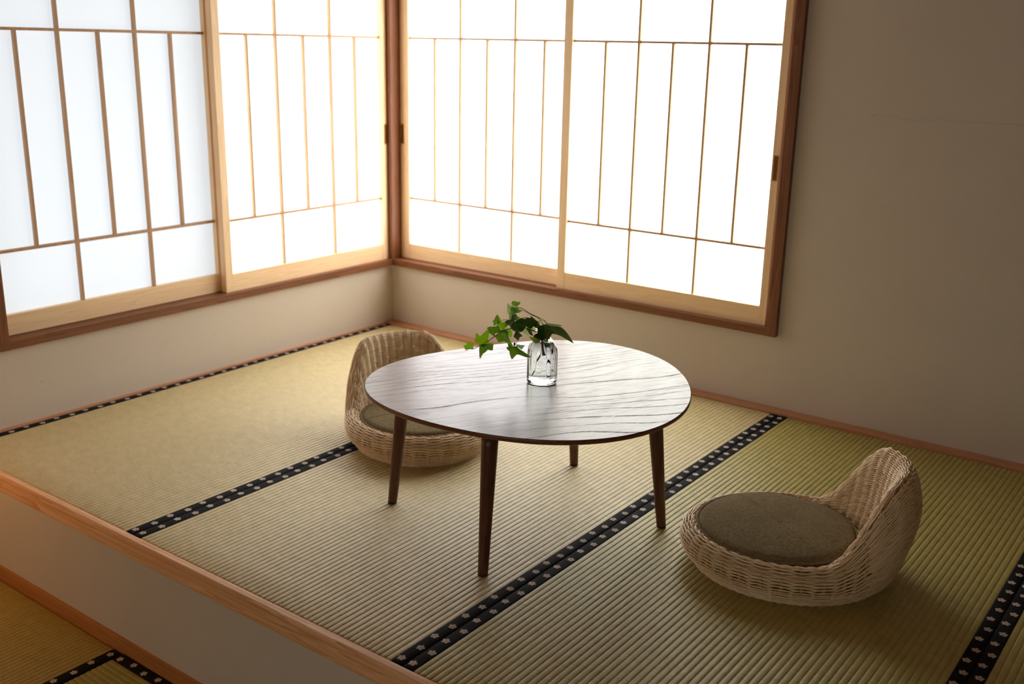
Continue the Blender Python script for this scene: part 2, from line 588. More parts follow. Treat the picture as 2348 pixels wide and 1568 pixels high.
def sash(win, side, a0, a1, pa0, pa1, d0, verts, halves, strength, tint, pull_a, pname):
    alongm = M_SASH_X if side == 'R' else M_SASH_Y
    zb, zp, zt = 0.281, 0.351, 1.455
    d1 = d0 + 0.028
    ztp = 1.418
    w = WB(side)
    w.b(a0, pa0, d0, d1, zb, zt, 0.0008)
    w.b(pa1, a1, d0, d1, zb, zt, 0.0008)
    s_ = w.build('shoji_sash', M_SASH_Z, win)
    w = WB(side)
    w.b(pa0, pa1, d0 + .0008, d1, zb, zp, 0.0008)
    w.b(pa0, pa1, d0 + .0008, d1, ztp, zt, 0.0008)
    w.build('rail', alongm, s_)
    zl, zu = 0.5495, 1.2125
    w = WB(side)
    hw = 0.0048
    m0, m1 = d0 + 0.008, d0 + 0.021
    for a in verts: w.b(a - hw, a + hw, m0, m1, zp, ztp)
    for a in halves: w.b(a - hw, a + hw, m0 + .0004, m1, zl, zu)
    w.build('lattice', M_LAT, s_)
    w = WB(side)
    w.b(pa0, pa1, m0 - .0004, m1, zl - .0045, zl + .0045)
    w.b(pa0, pa1, m0 - .0004, m1, zu - .0045, zu + .0045)
    w.build('lattice_crossbar', M_LAT, s_)
    w = WB(side)
    w.b(pa0 - .004, pa1 + .004, m1, m1 + .0006, zp - .004, ztp + .004)
    w.build('shoji_paper', m_paper(pname, strength, tint), s_)
    if pull_a is not None:
        w = WB(side)
        w.b(pull_a - .0085, pull_a + .0085, d0 - .0012, d0 + .001, 0.779, 0.862)
        g = w.build('finger_pull', M_BRASS, s_)
        w = WB(side)
        w.b(pull_a - .0050, pull_a + .0050, d0 - .0016, d0 - .0004, 0.784, 0.857)
        w.build('finger_pull', M_PIT, s_)
    return s_


def window(side, name, A, near, far):
    win = empty(name)
    win['kind'] = 'structure'
    along = M_FRAME_X if side == 'R' else M_FRAME_Y
    w = WB(side)
    w.b(0.0205 if side == 'R' else 0.0205, A, -.02, .085, 0.257, 0.285, .0012)       # sill
    w.b(0.0205, A, -.02, .085, 1.452, 1.50, .0012)      # head
    # groove lips of the sill
    w.b(0.0205, A - .034, .0305, .0335, 0.285, 0.2875)
    w.build('window_sill', along, win)
    w = WB(side)
    w.b(A - .034, A + .0005, -.0205, .0855, 0.2565, 1.50, .0012)
    w.build('window_frame', M_FRAME_Z, win)
    # outside weather window behind the paper
    w = WB(side)
    for a in (0.03, A / 2, A - .03): w.b(a - .03, a + .03, .105, .135, 0.26, 1.50)
    w.b(0, A, .105, .135, 0.26, 0.31); w.b(0, A, .105, .135, 1.44, 1.50)
    w.build('outer_frame', M_ALU, win)
    return win


w1 = window('L', 'window_1', 1.769, None, None)
sash(w1, 'L', 0.022, 0.893, 0.054, 0.860, 0.002, (0.3236, 0.599), (0.190, 0.463, 0.735), PAPER['left_near'], (0.97, 0.985, 0.95), 0.030, 'washi_left_near')
sash(w1, 'L', 0.864, 1.737, 0.897, 1.707, 0.036, (1.167, 1.440), (1.031, 1.3017, 1.578), PAPER['left_far'], (0.86, 0.93, 1.0), None, 'washi_left_far')
w2 = window('R', 'window_2', 1.79, None, None)
sash(w2, 'R', 0.022, 0.905, 0.070, 0.872, 0.036, (0.3414, 0.615), (0.2049, 0.4783, 0.754), PAPER['right_near'], (0.97, 0.98, 1.0), 0.034, 'washi_right_near')
sash(w2, 'R', 0.872, 1.741, 0.909, 1.7135, 0.002, (1.1822, 1.4539), (1.0459, 1.3167, 1.5888), PAPER['right_far'], (0.985, 1.0, 0.93), 1.728, 'washi_right_far')
# fill light shaped as a shoji window, added in the wall behind the camera
fill_win = empty('fill_window'); fill_win['kind'] = 'structure'
XA, XB = 1.5, 4.3
m = MB()
m.box(XA, XB, YB, YB + .05, .25, .30, .001); m.box(XA, XB, YB, YB + .05, 1.66, 1.70, .001)
for k in range(4):
    xx = XA + (XB - XA) * k / 3
    m.box(xx - .02, xx + .02, YB, YB + .05, .30, 1.66, .001)
m.build('window_frame', M_FRAME_X, fill_win)
m = MB()
for k in range(1, 15):
    m.box(XA + (XB - XA) * k / 15 - .005, XA + (XB - XA) * k / 15 + .005, YB + .012, YB + .024, .30, 1.66)
for zz in (.55, 1.35): m.box(XA, XB, YB + .012, YB + .0245, zz - .004, zz + .004)
m.build('lattice', M_LAT, fill_win)
m = MB(); m.box(XA + .01, XB - .01, YB + .008, YB + .010, .29, 1.67); m.build('shoji_paper', m_paper('washi_fill', PAPER['lower'], (1.0, .95, .86)), fill_win)  # solid wall behind this paper; it glows as added fill
# corner post shared by both windows
m = MB(); m.box(-.14, .0205, -.0205, .14, 0.257, 1.50, .0015); struct(m, 'trim_2', M_FRAME_Z)
# eaves outside shade the top of the windows
m = MB(); m.box(-.75, 2.6, .14, .75, 1.62, 1.66); struct(m, 'trim_3', M_DARKROOM)
m = MB(); m.box(-.75, -.14, -2.6, .139, 1.62, 1.66); struct(m, 'trim_4', M_DARKROOM)


# ------------------------------------------------------------------ tatami mats
def tatami(x0, x1, y0, y1, ztop, mat, along='y', heri_lo=True, heri_hi=True, hw=0.0295, label='', v_flip=False):
    """ridges run along `along`; borders on the long edges. Built in mat-local metres."""
    L = (y1 - y0) if along == 'y' else (x1 - x0)
    W = (x1 - x0) if along == 'y' else (y1 - y0)
    g = 0.0006
    root = empty('tatami_mat', ((x0 + x1) / 2, (y0 + y1) / 2, ztop - .03))
    tag(root, label, 'tatami mat', 'tatami mats')
    pitch = 0.0154
    a0 = -W / 2 + (hw if heri_lo else g)
    a1 = W / 2 - (hw if heri_hi else g)
    n = max(1, round((a1 - a0) / pitch))
    pt = (a1 - a0) / n
    prof = [(0.0, -0.0020), (0.035, -0.0013), (0.10, -0.0006), (0.24, -0.0001), (0.5, 0.0), (0.76, -0.0001), (0.90, -0.0006), (0.965, -0.0013)]
    A, H = [], []
    for i in range(n):
        for f, h in prof:
            A.append(a0 + (i + f) * pt); H.append(h)
    A.append(a1); H.append(-0.0020)
    lo, hi = -L / 2 + g, L / 2 - g
    stations = [(lo, -0.027), (lo, -0.0075), (lo + .0015, -.0035), (lo + .004, -.0012), (lo + .008, 0.0)]
    k = 24
    for j in range(1, k): stations.append((lo + .008 + (L - .017) * j / k, 0.0))
    stations += [(hi - .008, 0), (hi - .004, -.0012), (hi - .0015, -.0035), (hi, -.0075), (hi, -.027)]
    V, F = [], []
    na = len(A)
    for (b, dz) in stations:
        for a, h in zip(A, H):
            z = .03 + h + dz
            V.append((a, b, z) if along == 'y' else (b, a, z))
    for j in range(len(stations) - 1):
        for i in range(na - 1):
            q = (j * na + i, j * na + i + 1, (j + 1) * na + i + 1, (j + 1) * na + i)
            F.append(q if along == 'y' else q[::-1])
    mesh_obj('woven_cover', V, F, mat, root, True)
    c = MB()
    if along == 'y': c.box(a0 + .001, a1 - .001, lo + .002, hi - .002, 0.0, 0.024)
    else: c.box(lo + .002, hi - .002, a0 + .001, a1 - .001, 0.0, 0.024)
    c.build('mat_core', mat, root)
    for side, on in ((-1, heri_lo), (1, heri_hi)):
        if not on: continue
        e = W / 2 * side - g * side       # outer edge
        inn = e - (hw - g + .0008) * side
        top = .0310
        # cross-section from inner edge over to outer edge, then down
        sec = [(inn, top - .0034, 0.0), (inn, top - .0006, 0.0005), (inn + .003 * side, top, .003), ((inn + e) / 2, top + .0003, hw / 2), (e - .0025 * side, top - .0001, hw - .0025), (e, top - .0022, hw), (e, 0.001, hw + .02)]
        bs = [lo, lo + .001, lo + .004, lo + .009] + [lo + .009 + (L - .02) * j / 12 for j in range(1, 12)] + [hi - .009, hi - .004, hi - .001, hi]
        dzs = [-.024, -.006, -.0014, 0] + [0] * 11 + [0, -.0014, -.006, -.024]
        V, F, UV = [], [], []
        for b, dz in zip(bs, dzs):
            for (a, z, v) in sec:
                zz = max(0.001, z + dz)
                V.append((a, b, zz) if along == 'y' else (b, a, zz))
                UV.append((b - lo + 0.0035, (v if side > 0 else hw - v) if not v_flip else (hw - v)))
        ns = len(sec)
        for j in range(len(bs) - 1):
            for i in range(ns - 1):
                F.append((j * ns + i, j * ns + i + 1, (j + 1) * ns + i + 1, (j + 1) * ns + i))
        mesh_obj('cloth_border', V, F, M_HERI, root, True, UV)
    return root


X0 = 0.0258
tatami(0.0140, X0 + .91, YE, -.052, 0, M_TAT, label='raised tatami mat running along the foot of the left window wall')
tatami(X0 + .91, X0 + 1.82, YE, -.052, 0, M_TAT, label='raised tatami mat under the round wooden table')
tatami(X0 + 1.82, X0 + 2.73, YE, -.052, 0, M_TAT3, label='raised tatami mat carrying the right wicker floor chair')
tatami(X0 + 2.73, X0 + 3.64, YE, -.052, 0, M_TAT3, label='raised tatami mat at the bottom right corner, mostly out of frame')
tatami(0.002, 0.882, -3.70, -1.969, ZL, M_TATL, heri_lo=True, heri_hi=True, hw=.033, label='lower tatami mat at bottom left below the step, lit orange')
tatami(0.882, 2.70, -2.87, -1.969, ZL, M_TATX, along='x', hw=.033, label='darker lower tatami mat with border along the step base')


# ------------------------------------------------------------------ table
TZ = 0.365
TC = (1.643, -1.210)
rad = [(-173, .3875), (-161, .414), (-152, .4315), (-144, .441), (-137, .442), (-130, .4345), (-121, .419), (-110, .4025), (-96, .391), (-83, .387), (-71, .39), (-60, .390), (-49, .395), (-39, .401), (-29, .407), (-19, .406), (-9, .402), (1, .3955), (13, .3915), (24, .391), (34, .392), (45, .3945), (60, .4025), (75, .4225), (86, .433), (97, .437), (108, .423), (116, .404), (130, .377), (156, .365), (169, .369)]
th = np.radians([q[0] for q in rad]); rr = np.array([q[1] for q in rad])
Fm = np.stack([np.ones_like(th)] + [fn(k * th) for k in (1, 2, 3, 4) for fn in (np.cos, np.sin)], 1)
co = np.linalg.lstsq(Fm, rr, rcond=None)[0]


def tab_r(a):
    return co[0] + sum(co[2 * k - 1] * math.cos(k * a) + co[2 * k] * math.sin(k * a) for k in (1, 2, 3, 4))


table = empty('low_table', (TC[0], TC[1], 0.0006))
tag(table, 'dark brown rounded-triangle low table with four tapered legs', 'table')
NT_ = 160
# veneered top (thin disc) and rounded, undercut edge
ang = [2 * math.pi * i / NT_ for i in range(NT_)]
V = [(tab_r(a) * math.cos(a), tab_r(a) * math.sin(a), TZ) for a in ang] + [((tab_r(a) + .0012) * math.cos(a), (tab_r(a) + .0012) * math.sin(a), TZ - .0015) for a in ang]
F = [tuple(range(NT_))] + [(i, NT_ + i, NT_ + (i + 1) % NT_, (i + 1) % NT_) for i in range(NT_)]
mesh_obj('tabletop', V, F, M_TOP, table)
prof = [(.0012, -.0015), (.0022, -.005), (.0012, -.0095), (-.004, -.0135), (-.022, -.021), (-.05, -.0225), (-.30, -.0225)]
V = []
for dr, dz in prof:
    for a in ang:
        V.append(((tab_r(a) + dr) * math.cos(a), (tab_r(a) + dr) * math.sin(a), TZ + dz))
F = []
for k in range(len(prof) - 1):
    for i in range(NT_):
        j = (i + 1) % NT_
        F.append((k * NT_ + i, (k + 1) * NT_ + i, (k + 1) * NT_ + j, k * NT_ + j))
F.append(tuple(range((len(prof) - 1) * NT_, len(prof) * NT_))[::-1])
mesh_obj('table_edge', V, F, M_TEDGE, table, True)
for fx, fy in ((1.309, -1.398), (1.744, -1.553), (1.947, -1.064), (1.543, -0.865)):
    f = Vector((fx - TC[0], fy - TC[1], 0))
    inn = Vector((1.636 - fx, -1.22 - fy, 0)).normalized()
    top = f + inn * 0.037 + Vector((0, 0, TZ - .0228))
    mb = MB()
    n = 32
    prof = [(0.0, .0118), (.006, .0124), (.10, .0145), (.24, .0180), (.315, .0196), (TZ - .0228, .0198)]
    pts, rs = [], []
    z0 = 0.006
    for z, r_ in prof:
        z = max(z, z0)
        t_ = z / (TZ - .0228)
        pts.append(tuple(f.lerp(top, t_))); rs.append(r_)
    pts[0] = tuple(f.lerp(top, 0.010)); pts[1] = tuple(f.lerp(top, 0.022))
    V, F = [], []
    for (px_, py_, pz_), r_ in zip(pts, rs):
        for i in range(n):
            a = 2 * math.pi * i / n
            V.append((px_ + r_ * math.cos(a), py_ + r_ * math.sin(a), pz_))
    for k in range(len(pts) - 1):
        for i in range(n):
            j = (i + 1) % n
            F.append((k * n + i, k * n + j, (k + 1) * n + j, (k + 1) * n + i))
    F.append(tuple(range(n))[::-1]); F.append(tuple(range((len(pts) - 1) * n, len(pts) * n)))
    leg = mesh_obj('leg', V, F, M_TLEG, table, True)
    mb = MB(); mb.lathe([(.0112, 0.0), (.0122, .001), (.0122, .0035), (.0110, .0042)], 28, (f.x, f.y))
    pad = mb.build('foot_pad', M_PAD, leg, True)
    pad['label'] = 'black foot pad'

# ------------------------------------------------------------------ wicker floor chairs
CH = dict(H=.276, a0=.363, a1=1.36, lo=.026, rc=.005, R=.225, h0=.090, e=1.131, in0=.027, zb=.041)


def smooth5(x):
    x = min(1, max(0, x))
    return x * x * x * (x * (6 * x - 15) + 10)


def bump_b(t):
    t = abs((t + math.pi) % (2 * math.pi) - math.pi)
    return 1 - smooth5((t - CH['a0']) / (CH['a1'] - CH['a0']))


def catmull(Pp, n=10):
    Pp = np.asarray(Pp, float)
    Q = np.vstack([2 * Pp[0] - Pp[1], Pp, 2 * Pp[-1] - Pp[-2]])
    out = []
    for i in range(1, len(Q) - 2):
        for t in np.linspace(0, 1, n, endpoint=False):
            a, b, c, d = Q[i - 1], Q[i], Q[i + 1], Q[i + 2]
            out.append(.5 * ((2 * b) + (c - a) * t + (2 * a - 5 * b + 4 * c - d) * t * t + (3 * b - a - 3 * c + d) * t ** 3))
    out.append(Q[-2])
    return np.array(out)


def resample(Q, n):
    L = np.r_[0, np.cumsum(np.linalg.norm(np.diff(Q, axis=0), axis=1))]
    s = np.linspace(0, L[-1], n)
    return np.stack([np.interp(s, L, Q[:, k]) for k in range(Q.shape[1])], 1), L[-1]


def sections(t):
    b = bump_b(t)
    q = CH
    R = q['R']
    L = lambda a, c: a + (c - a) * b
    hc = L(q['h0'], q['H'])
    outer = [(R - q['in0'], 0.002), (R - .001, q['zb']), (L(R - .003, R + q['lo']), L(.074, q['H'] * .66)), (L(R - .022, R + q['rc']), hc)]
    inner = [(L(R - .022, R + q['rc']), hc), (L(R - .036, R + q['rc'] - .028), hc - L(.004, .016)), (L(R - .046, R - .040), L(.082, .15)), (L(R - .052, R - .058), .070)]
    full = outer + inner[1:]
    C = catmull(full, 12)
    ic = 3 * 12
    return C[:ic + 1], C[ic:]


NG = 576
NS = 120
_gO = np.zeros((NG, NS, 2)); _gI = np.zeros((NG, NS, 2)); _lO = np.zeros(NG); _lI = np.zeros(NG)
for i in range(NG):
    t = 2 * math.pi * i / NG
    o_, i_ = sections(t)
    _gO[i], _lO[i] = resample(o_, NS)
    _gI[i], _lI[i] = resample(i_, NS)


def to3(g):
    a = 2 * np.pi * np.arange(NG) / NG
    return np.stack([g[..., 0] * np.cos(a)[:, None] * CH['e'], g[..., 0] * np.sin(a)[:, None], g[..., 1]], -1)


G_O, G_I = to3(_gO), to3(_gI)


def normals(G, sgn):
    dt = np.roll(G, -1, 0) - np.roll(G, 1, 0)
    ds = np.gradient(G, axis=1)
    N = np.cross(dt, ds) * sgn
    return N / (np.linalg.norm(N, axis=2)[..., None] + 1e-12)


N_O, N_I = normals(G_O, 1), normals(G_I, 1)


def samp(G, ti, s):
    """ti = float grid index array, s in 0..1"""
    i0 = np.floor(ti).astype(int)
    f = (ti - i0)[:, None]
    k = s * (NS - 1)
    k0 = np.minimum(np.floor(k).astype(int), NS - 2)
    fk = (k - k0)[:, None]
    a = G[i0 % NG, k0] * (1 - fk) + G[i0 % NG, k0 + 1] * fk
    b = G[(i0 + 1) % NG, k0] * (1 - fk) + G[(i0 + 1) % NG, k0 + 1] * fk
    return a * (1 - f) + b * f


def wave(x):
    c = np.cos(x)
    return np.sign(c) * np.abs(c) ** 0.75


def weave(mb, G, N, lens, nfull, sub, maxp, stakes, amp, rad, s0=0.0, s1=1.0, rib=.0013):
    """plain weave: rows of cane passing in front of and behind the stakes"""
    spc = 8
    nn = stakes * spc
    step = NG / nn
    tot = nfull * sub
    for k in range(tot + 1):
        s = s0 + (s1 - s0) * k / tot
        # the level of this row in the subdivision
        lv = 1
        q = sub
        if k % sub == 0: need = 0.0
        elif sub == 9 and k % 3 == 0: need = maxp
        elif sub == 9: need = maxp * 2.1
        else: need = maxp
        if need == 0:
            idx = np.arange(nn)
            closed = True
        else:
            half = None
            for i in range(NG // 2):
                if lens[i] / nfull < need:
                    half = i
                    break
            if not half or half < 10: continue
            half = half + RNG.integers(-6, 7)
            h = int(half / step)
            idx = np.arange(-h, h + 1)
            closed = False
        ti = idx * step
        jit = RNG.normal(0, .0004)
        sv = np.full(len(idx), s)
        # slight wander of each cane
        Pp = samp(G, ti % NG, sv)
        Nn = samp(N, ti % NG, sv)
        ph = wave(np.pi * idx / spc + math.pi * (k % 2))
        off = amp * ph + jit - rib * np.cos(2 * np.pi * idx / spc)
        if not closed:
            edge = np.clip((h - np.abs(idx)) / 6.0, 0, 1)
            off = off * edge - .0035 * (1 - edge)
        Pp = Pp + Nn * off[:, None]
        mb.tube(Pp, rad * (1 + RNG.normal(0, .05)), 6, closed, Nn)


def ring_rows(mb, G, N, s, offs, rad, twist=0, amp=0.004, phase=0):
    n = 288
    ti = np.arange(n) * NG / n
    Pp = samp(G, ti, np.full(n, s)); Nn = samp(N, ti, np.full(n, s))
    T = np.roll(Pp, -1, 0) - np.roll(Pp, 1, 0)
    T /= np.linalg.norm(T, axis=1)[:, None]
    B = np.cross(T, Nn)
    w = 2 * np.pi * twist * np.arange(n) / n + phase
    Pp = Pp + Nn * (offs + amp * np.cos(w))[:, None] + B * (amp * np.sin(w))[:, None]
    mb.tube(Pp, rad, 7, True, Nn)


chair = empty('floor_chair')
mb = MB()
weave(mb, G_O, N_O, _lO, 27, 3, .0068, 34, .0030, .00178, 0.02, 0.985)
shell = mb.build('outer_weave', M_RATTAN, chair, True)
mb = MB()
weave(mb, G_I, N_I, _lI, 9, 9, .0070, 48, .0017, .00145, 0.05, 0.98, .0019)
mb.build('backrest_weave', M_RATTAN, chair, True)
mb = MB()
for ph in range(2): ring_rows(mb, G_O, N_O, 1.0, -.0012, .0022, 22, .0026, ph * math.pi)
for ph in range(3): ring_rows(mb, G_O, N_O, 0.0, .0005, .0022, 20, .003, ph * math.pi * 2 / 3)
mb.build('braided_rim', M_RATTAN, chair, True)
mb = MB()
for k in range(34):
    for d in (-.0022, .0022):
        ti = (k * NG / 34) % NG
        s = np.linspace(0, 1, 26)
        i = int(round(ti)) % NG
        PO = np.array([samp(G_O, np.array([float(i)]), np.array([q]))[0] for q in s])
        tg = G_O[(i + 1) % NG, 60] - G_O[i - 1, 60]
        tg = tg / np.linalg.norm(tg)
        mb.tube(PO + tg * d, .0015, 6)
for k in range(48):
    i = int(round(k * NG / 48)) % NG
    PI_ = G_I[i, ::6]
    mb.tube(PI_, .0016, 5)
mb.build('stake', M_STAKE, chair, True)
# woven seat that carries the cushion
mb = MB()
for k in range(30):
    f = (k + 1) / 31
    n = 120
    a = np.arange(n) * 2 * np.pi / n
    rr_ = .172 * f
    amp = .0015 * np.cos(a * 12 + math.pi * (k % 2))
    Pp = np.stack([rr_ * 1.12 * np.cos(a), rr_ * np.sin(a), .0715 + amp], 1)
    mb.tube(Pp, .0022, 5, True)
mb.build('seat', M_RATTAN, chair, True)

# cushion
CR = 0.185


def cushion_mesh():
    n, mr = 96, 22
    V, F = [(0, 0, .0135 + .0145 - .0036 * math.exp(-.0008 / .0022))], []
    for j in range(1, mr + 1):
        f = j / mr
        for i in range(n):
            a = 2 * math.pi * i / n
            r_ = CR * f
            z = .0135 + .0110 * (1 - f ** 2) ** .5 + .0035 * (1 - f ** 4)
            # soft hollows
            x, y = r_ * math.cos(a), r_ * math.sin(a)
            z -= .0036 * math.exp(-((x - .020) ** 2 + (y + .020) ** 2) / .0022)
            z += .0013 * math.sin(21 * x + 3) * math.sin(17 * y) * (1 - f ** 3)
            if j == mr: z = .010
            V.append((x, y, z))
    for i in range(n): F.append((0, 1 + i, 1 + (i + 1) % n))
    for j in range(mr - 1):
        for i in range(n):
            ii = (i + 1) % n
            F.append((1 + j * n + i, 1 + (j + 1) * n + i, 1 + (j + 1) * n + ii, 1 + j * n + ii))
    b = len(V)
    for r_, z in ((CR - .001, .004), (CR - .008, .0003), (0.02, .0)):
        for i in range(n):
            a = 2 * math.pi * i / n
            V.append((r_ * math.cos(a), r_ * math.sin(a), z))
    prev = 1 + (mr - 1) * n
    for j in range(3):
        cur = b + j * n
        for i in range(n):
            ii = (i + 1) % n
            F.append((prev + i, cur + i, cur + ii, prev + ii))
        prev = cur
    F.append(tuple(range(prev, prev + n))[::-1])
    return V, F


cush = empty('seat_cushion')
V, F = cushion_mesh()
mesh_obj('cushion_pad', V, F, M_FAB, cush, True)
mb = MB()
a = np.arange(120) * 2 * np.pi / 120
mb.tube(np.stack([(CR + .003) * np.cos(a), (CR + .003) * np.sin(a), .0082 + .0004 * np.sin(9 * a)], 1), .0040, 8, True)
mb.build('piping', M_FAB, cush, True)
mb = MB()


def cz_(x, y):
    r_ = math.hypot(x, y); f = min(.999, r_ / CR)
    z = .0135 + .0110 * (1 - f ** 2) ** .5 + .0035 * (1 - f ** 4)
    z -= .0036 * math.exp(-((x - .020) ** 2 + (y + .020) ** 2) / .0022)
    return z + .0013 * math.sin(21 * x + 3) * math.sin(17 * y) * (1 - f ** 3)


ys = np.linspace(-CR * .985, CR * .985, 60)
mb.tube([(0.0, y, cz_(0.0, y) + .0002) for y in ys], .0006, 5)
mb.build('seam', M_FAB, cush, True)


def copy_tree(o, parent=None):
    c = o.copy()
    COL.objects.link(c)
    if parent is not None: c.parent = parent
    for ch in [q for q in bpy.data.objects if q.parent == o and q != c]:
        copy_tree(ch, c)
    return c


def place(o, x, y, z, rz):
    o.location = (x, y, z)
    o.rotation_euler = (0, 0, rz)


chair2, cush2 = copy_tree(chair), copy_tree(cush)
ZF = 0.0012
place(chair, 2.279, -1.043, ZF, .425)
place(cush, 2.250, -1.054, .0830, .98)
place(chair2, 1.052, -1.001, ZF, 2.64)
place(cush2, 1.052 - .03 * math.cos(2.64), -1.001 - .03 * math.sin(2.64), .0830, 2.64)
tag(chair, 'pale wicker legless floor chair at right, clear of the table', 'chair', 'wicker floor chairs')
tag(chair2, 'pale wicker legless floor chair half hidden behind the low table', 'chair', 'wicker floor chairs')
tag(cush, 'round olive-brown piped cushion in the right wicker chair', 'cushion', 'round seat cushions')
tag(cush2, 'round olive-brown cushion in the wicker chair behind the table', 'cushion', 'round seat cushions')

# ------------------------------------------------------------------ vase and ivy
VX, VY = 1.648, -1.196
vase = empty('glass_vase', (VX, VY, TZ + .0010))
tag(vase, 'small clear fluted glass bottle of water holding ivy on the table', 'vase')
NV = 160


def flute(r, z, a):
    k = min(1, max(0, (z - .004) / .01)) * min(1, max(0, (.118 - z) / .02))
    return r * (1 + .026 * k * (abs(math.sin(9 * a)) ** 0.8 - 1.0))


outer_p = [(.0, .0), (.030, .0), (.0355, .001), (.0385, .004), (.0390, .008), (.0390, .030), (.0390, .060), (.0388, .078), (.0372, .090), (.0335, .101), (.0275, .1105), (.0215, .1165), (.0178, .1205), (.0165, .125), (.0165, .132), (.0178, .1345), (.0196, .1370), (.0200, .1395), (.0190, .1415)]
inner_p = [(.0172, .1420), (.0155, .1405), (.0143, .136), (.0140, .130), (.0140, .1245), (.0155, .1185), (.0195, .1135), (.0250, .1075), (.0310, .098), (.0346, .088), (.0362, .077), (.0365, .060), (.0365, .030), (.0363, .014), (.034, .0095), (.028, .0075), (.0, .0068)]
V, F = [], []
allp = outer_p[1:] + inner_p[:-1]
for k, (r_, z) in enumerate(allp):
    for i in range(NV):
        a_ = 2 * math.pi * i / NV
        q = flute(r_, z, a_) if k < len(outer_p) - 1 else r_
        V.append((q * math.cos(a_), q * math.sin(a_), z))
for k in range(len(allp) - 1):
    for i in range(NV):
        j = (i + 1) % NV
        F.append((k * NV + i, k * NV + j, (k + 1) * NV + j, (k + 1) * NV + i))
V += [(0, 0, 0.0), (0, 0, .0068)]
nb = len(V)
for i in range(NV):
    j = (i + 1) % NV
    F.append((nb - 2, j, i))
    F.append((nb - 1, (len(allp) - 1) * NV + i, (len(allp) - 1) * NV + j))
mesh_obj('bottle', V, F, M_GLASS, vase, True)
mb = MB()
wp = [(.0, .0066), (.0281, .0072), (.0342, .0093), (.0366, .014), (.0368, .030), (.0368, .060), (.0365, .077), (.0349, .088), (.0313, .098), (.0253, .1075), (.0243, .1083), (.0, .1080)]
V, F = [], []
for (r_, z) in wp[1:-1]:
    for i in range(64):
        a_ = 2 * math.pi * i / 64
        V.append((r_ * math.cos(a_), r_ * math.sin(a_), z))
for k in range(len(wp) - 3):
    for i in range(64):
        j = (i + 1) % 64
        F.append((k * 64 + i, k * 64 + j, (k + 1) * 64 + j, (k + 1) * 64 + i))
V += [(0, 0, wp[0][1]), (0, 0, wp[-1][1])]
nb = len(V)
for i in range(64):
    j = (i + 1) % 64
    F.append((nb - 2, j, i))
    F.append((nb - 1, (len(wp) - 3) * 64 + i, (len(wp) - 3) * 64 + j))
mesh_obj('water', V, F, M_WATER, vase, True)

# ivy: positions relative to the vase axis, a = to the right of the photograph, h = up, d = towards the viewer
ivy = empty('ivy_cutting', (VX, VY, TZ + .010))
tag(ivy, 'trailing green ivy cutting with dark roots standing in the glass bottle', 'plant')
ax_a = Vector((0.8, 0.6, 0.0))
ax_d = Vector((0.6, -0.8, 0.0))
PXM = 893.0      # photo pixels per metre at the vase


def IP(cx_, cy_, d=0.0):
    """crop position of the close-up of the vase -> local point"""
    px = 1030 + cx_ / 6.27
    py = 670 + cy_ / 6.27
    a_ = (px - 1243.5) / PXM
    # height: camera looks down ~17.5 deg
    h = (876 - py) / PXM / 0.955
    h += d * 0.30
    a_ += (876 - py) / PXM * -0.012
    return ax_a * a_ + ax_d * d + Vector((0, 0, h - .010))


def RP(cx_, cy_, d=0.0):
    q = IP(cx_, cy_, 0.0)
    a_ = q.dot(ax_a)
    return q + ax_a * (a_ * -0.27) + ax_d * d


def stem(pts, r0, r1, mat, name):
    Pp = catmull(np.array([tuple(q) for q in pts]), 6)
    mb = MB()
    n = len(Pp)
    mb.tube(Pp, np.linspace(r0, r1, n), 6)
    return mb.build(name, mat, ivy, True)


stem([IP(1355, 900, .004), IP(1340, 700, .004), IP(1330, 560, .008), IP(1260, 470, .014), IP(1140, 390, .014), IP(1020, 395, .012)], .0016, .0009, M_STEM, 'stem')
stem([IP(1390, 850, -.004), IP(1400, 650, -.004), IP(1390, 450, -.010), IP(1290, 380, -.012), IP(1160, 320, -.01), IP(1050, 255, -.006), IP(960, 235, 0), IP(900, 225, .006)], .0014, .0007, M_STEM, 'stem')
stem([IP(1370, 800, -.010), IP(1385, 600, -.010), IP(1300, 400, -.016), IP(1170, 335, -.014), IP(1060, 280, -.012), IP(960, 250, -.008)], .0009, .0006, M_STEM, 'stem')
stem([IP(1330, 820, .004), IP(1310, 620, .012), IP(1190, 560, .016), IP(1060, 520, .016), IP(900, 540, .020), IP(780, 565, .024), IP(680, 640, .030), IP(570, 720, .034), IP(450, 790, .036), IP(365, 835, .034), IP(300, 835, .030), IP(250, 865, .028)], .0015, .0006, M_STEM, 'stem')
stem([IP(1060, 390, .012), IP(900, 420, .012), IP(790, 420, .014), IP(700, 455, .016)], .0007, .0005, M_STEM, 'stem')
stem([IP(985, 560, .016), IP(975, 680, .020), IP(965, 790, .024)], .0006, .0005, M_STEM, 'stem')
stem([IP(905, 225, .006), IP(890, 330, .008), IP(905, 450, .010), IP(950, 560, .012)], .0009, .0007, M_STEM, 'stem')
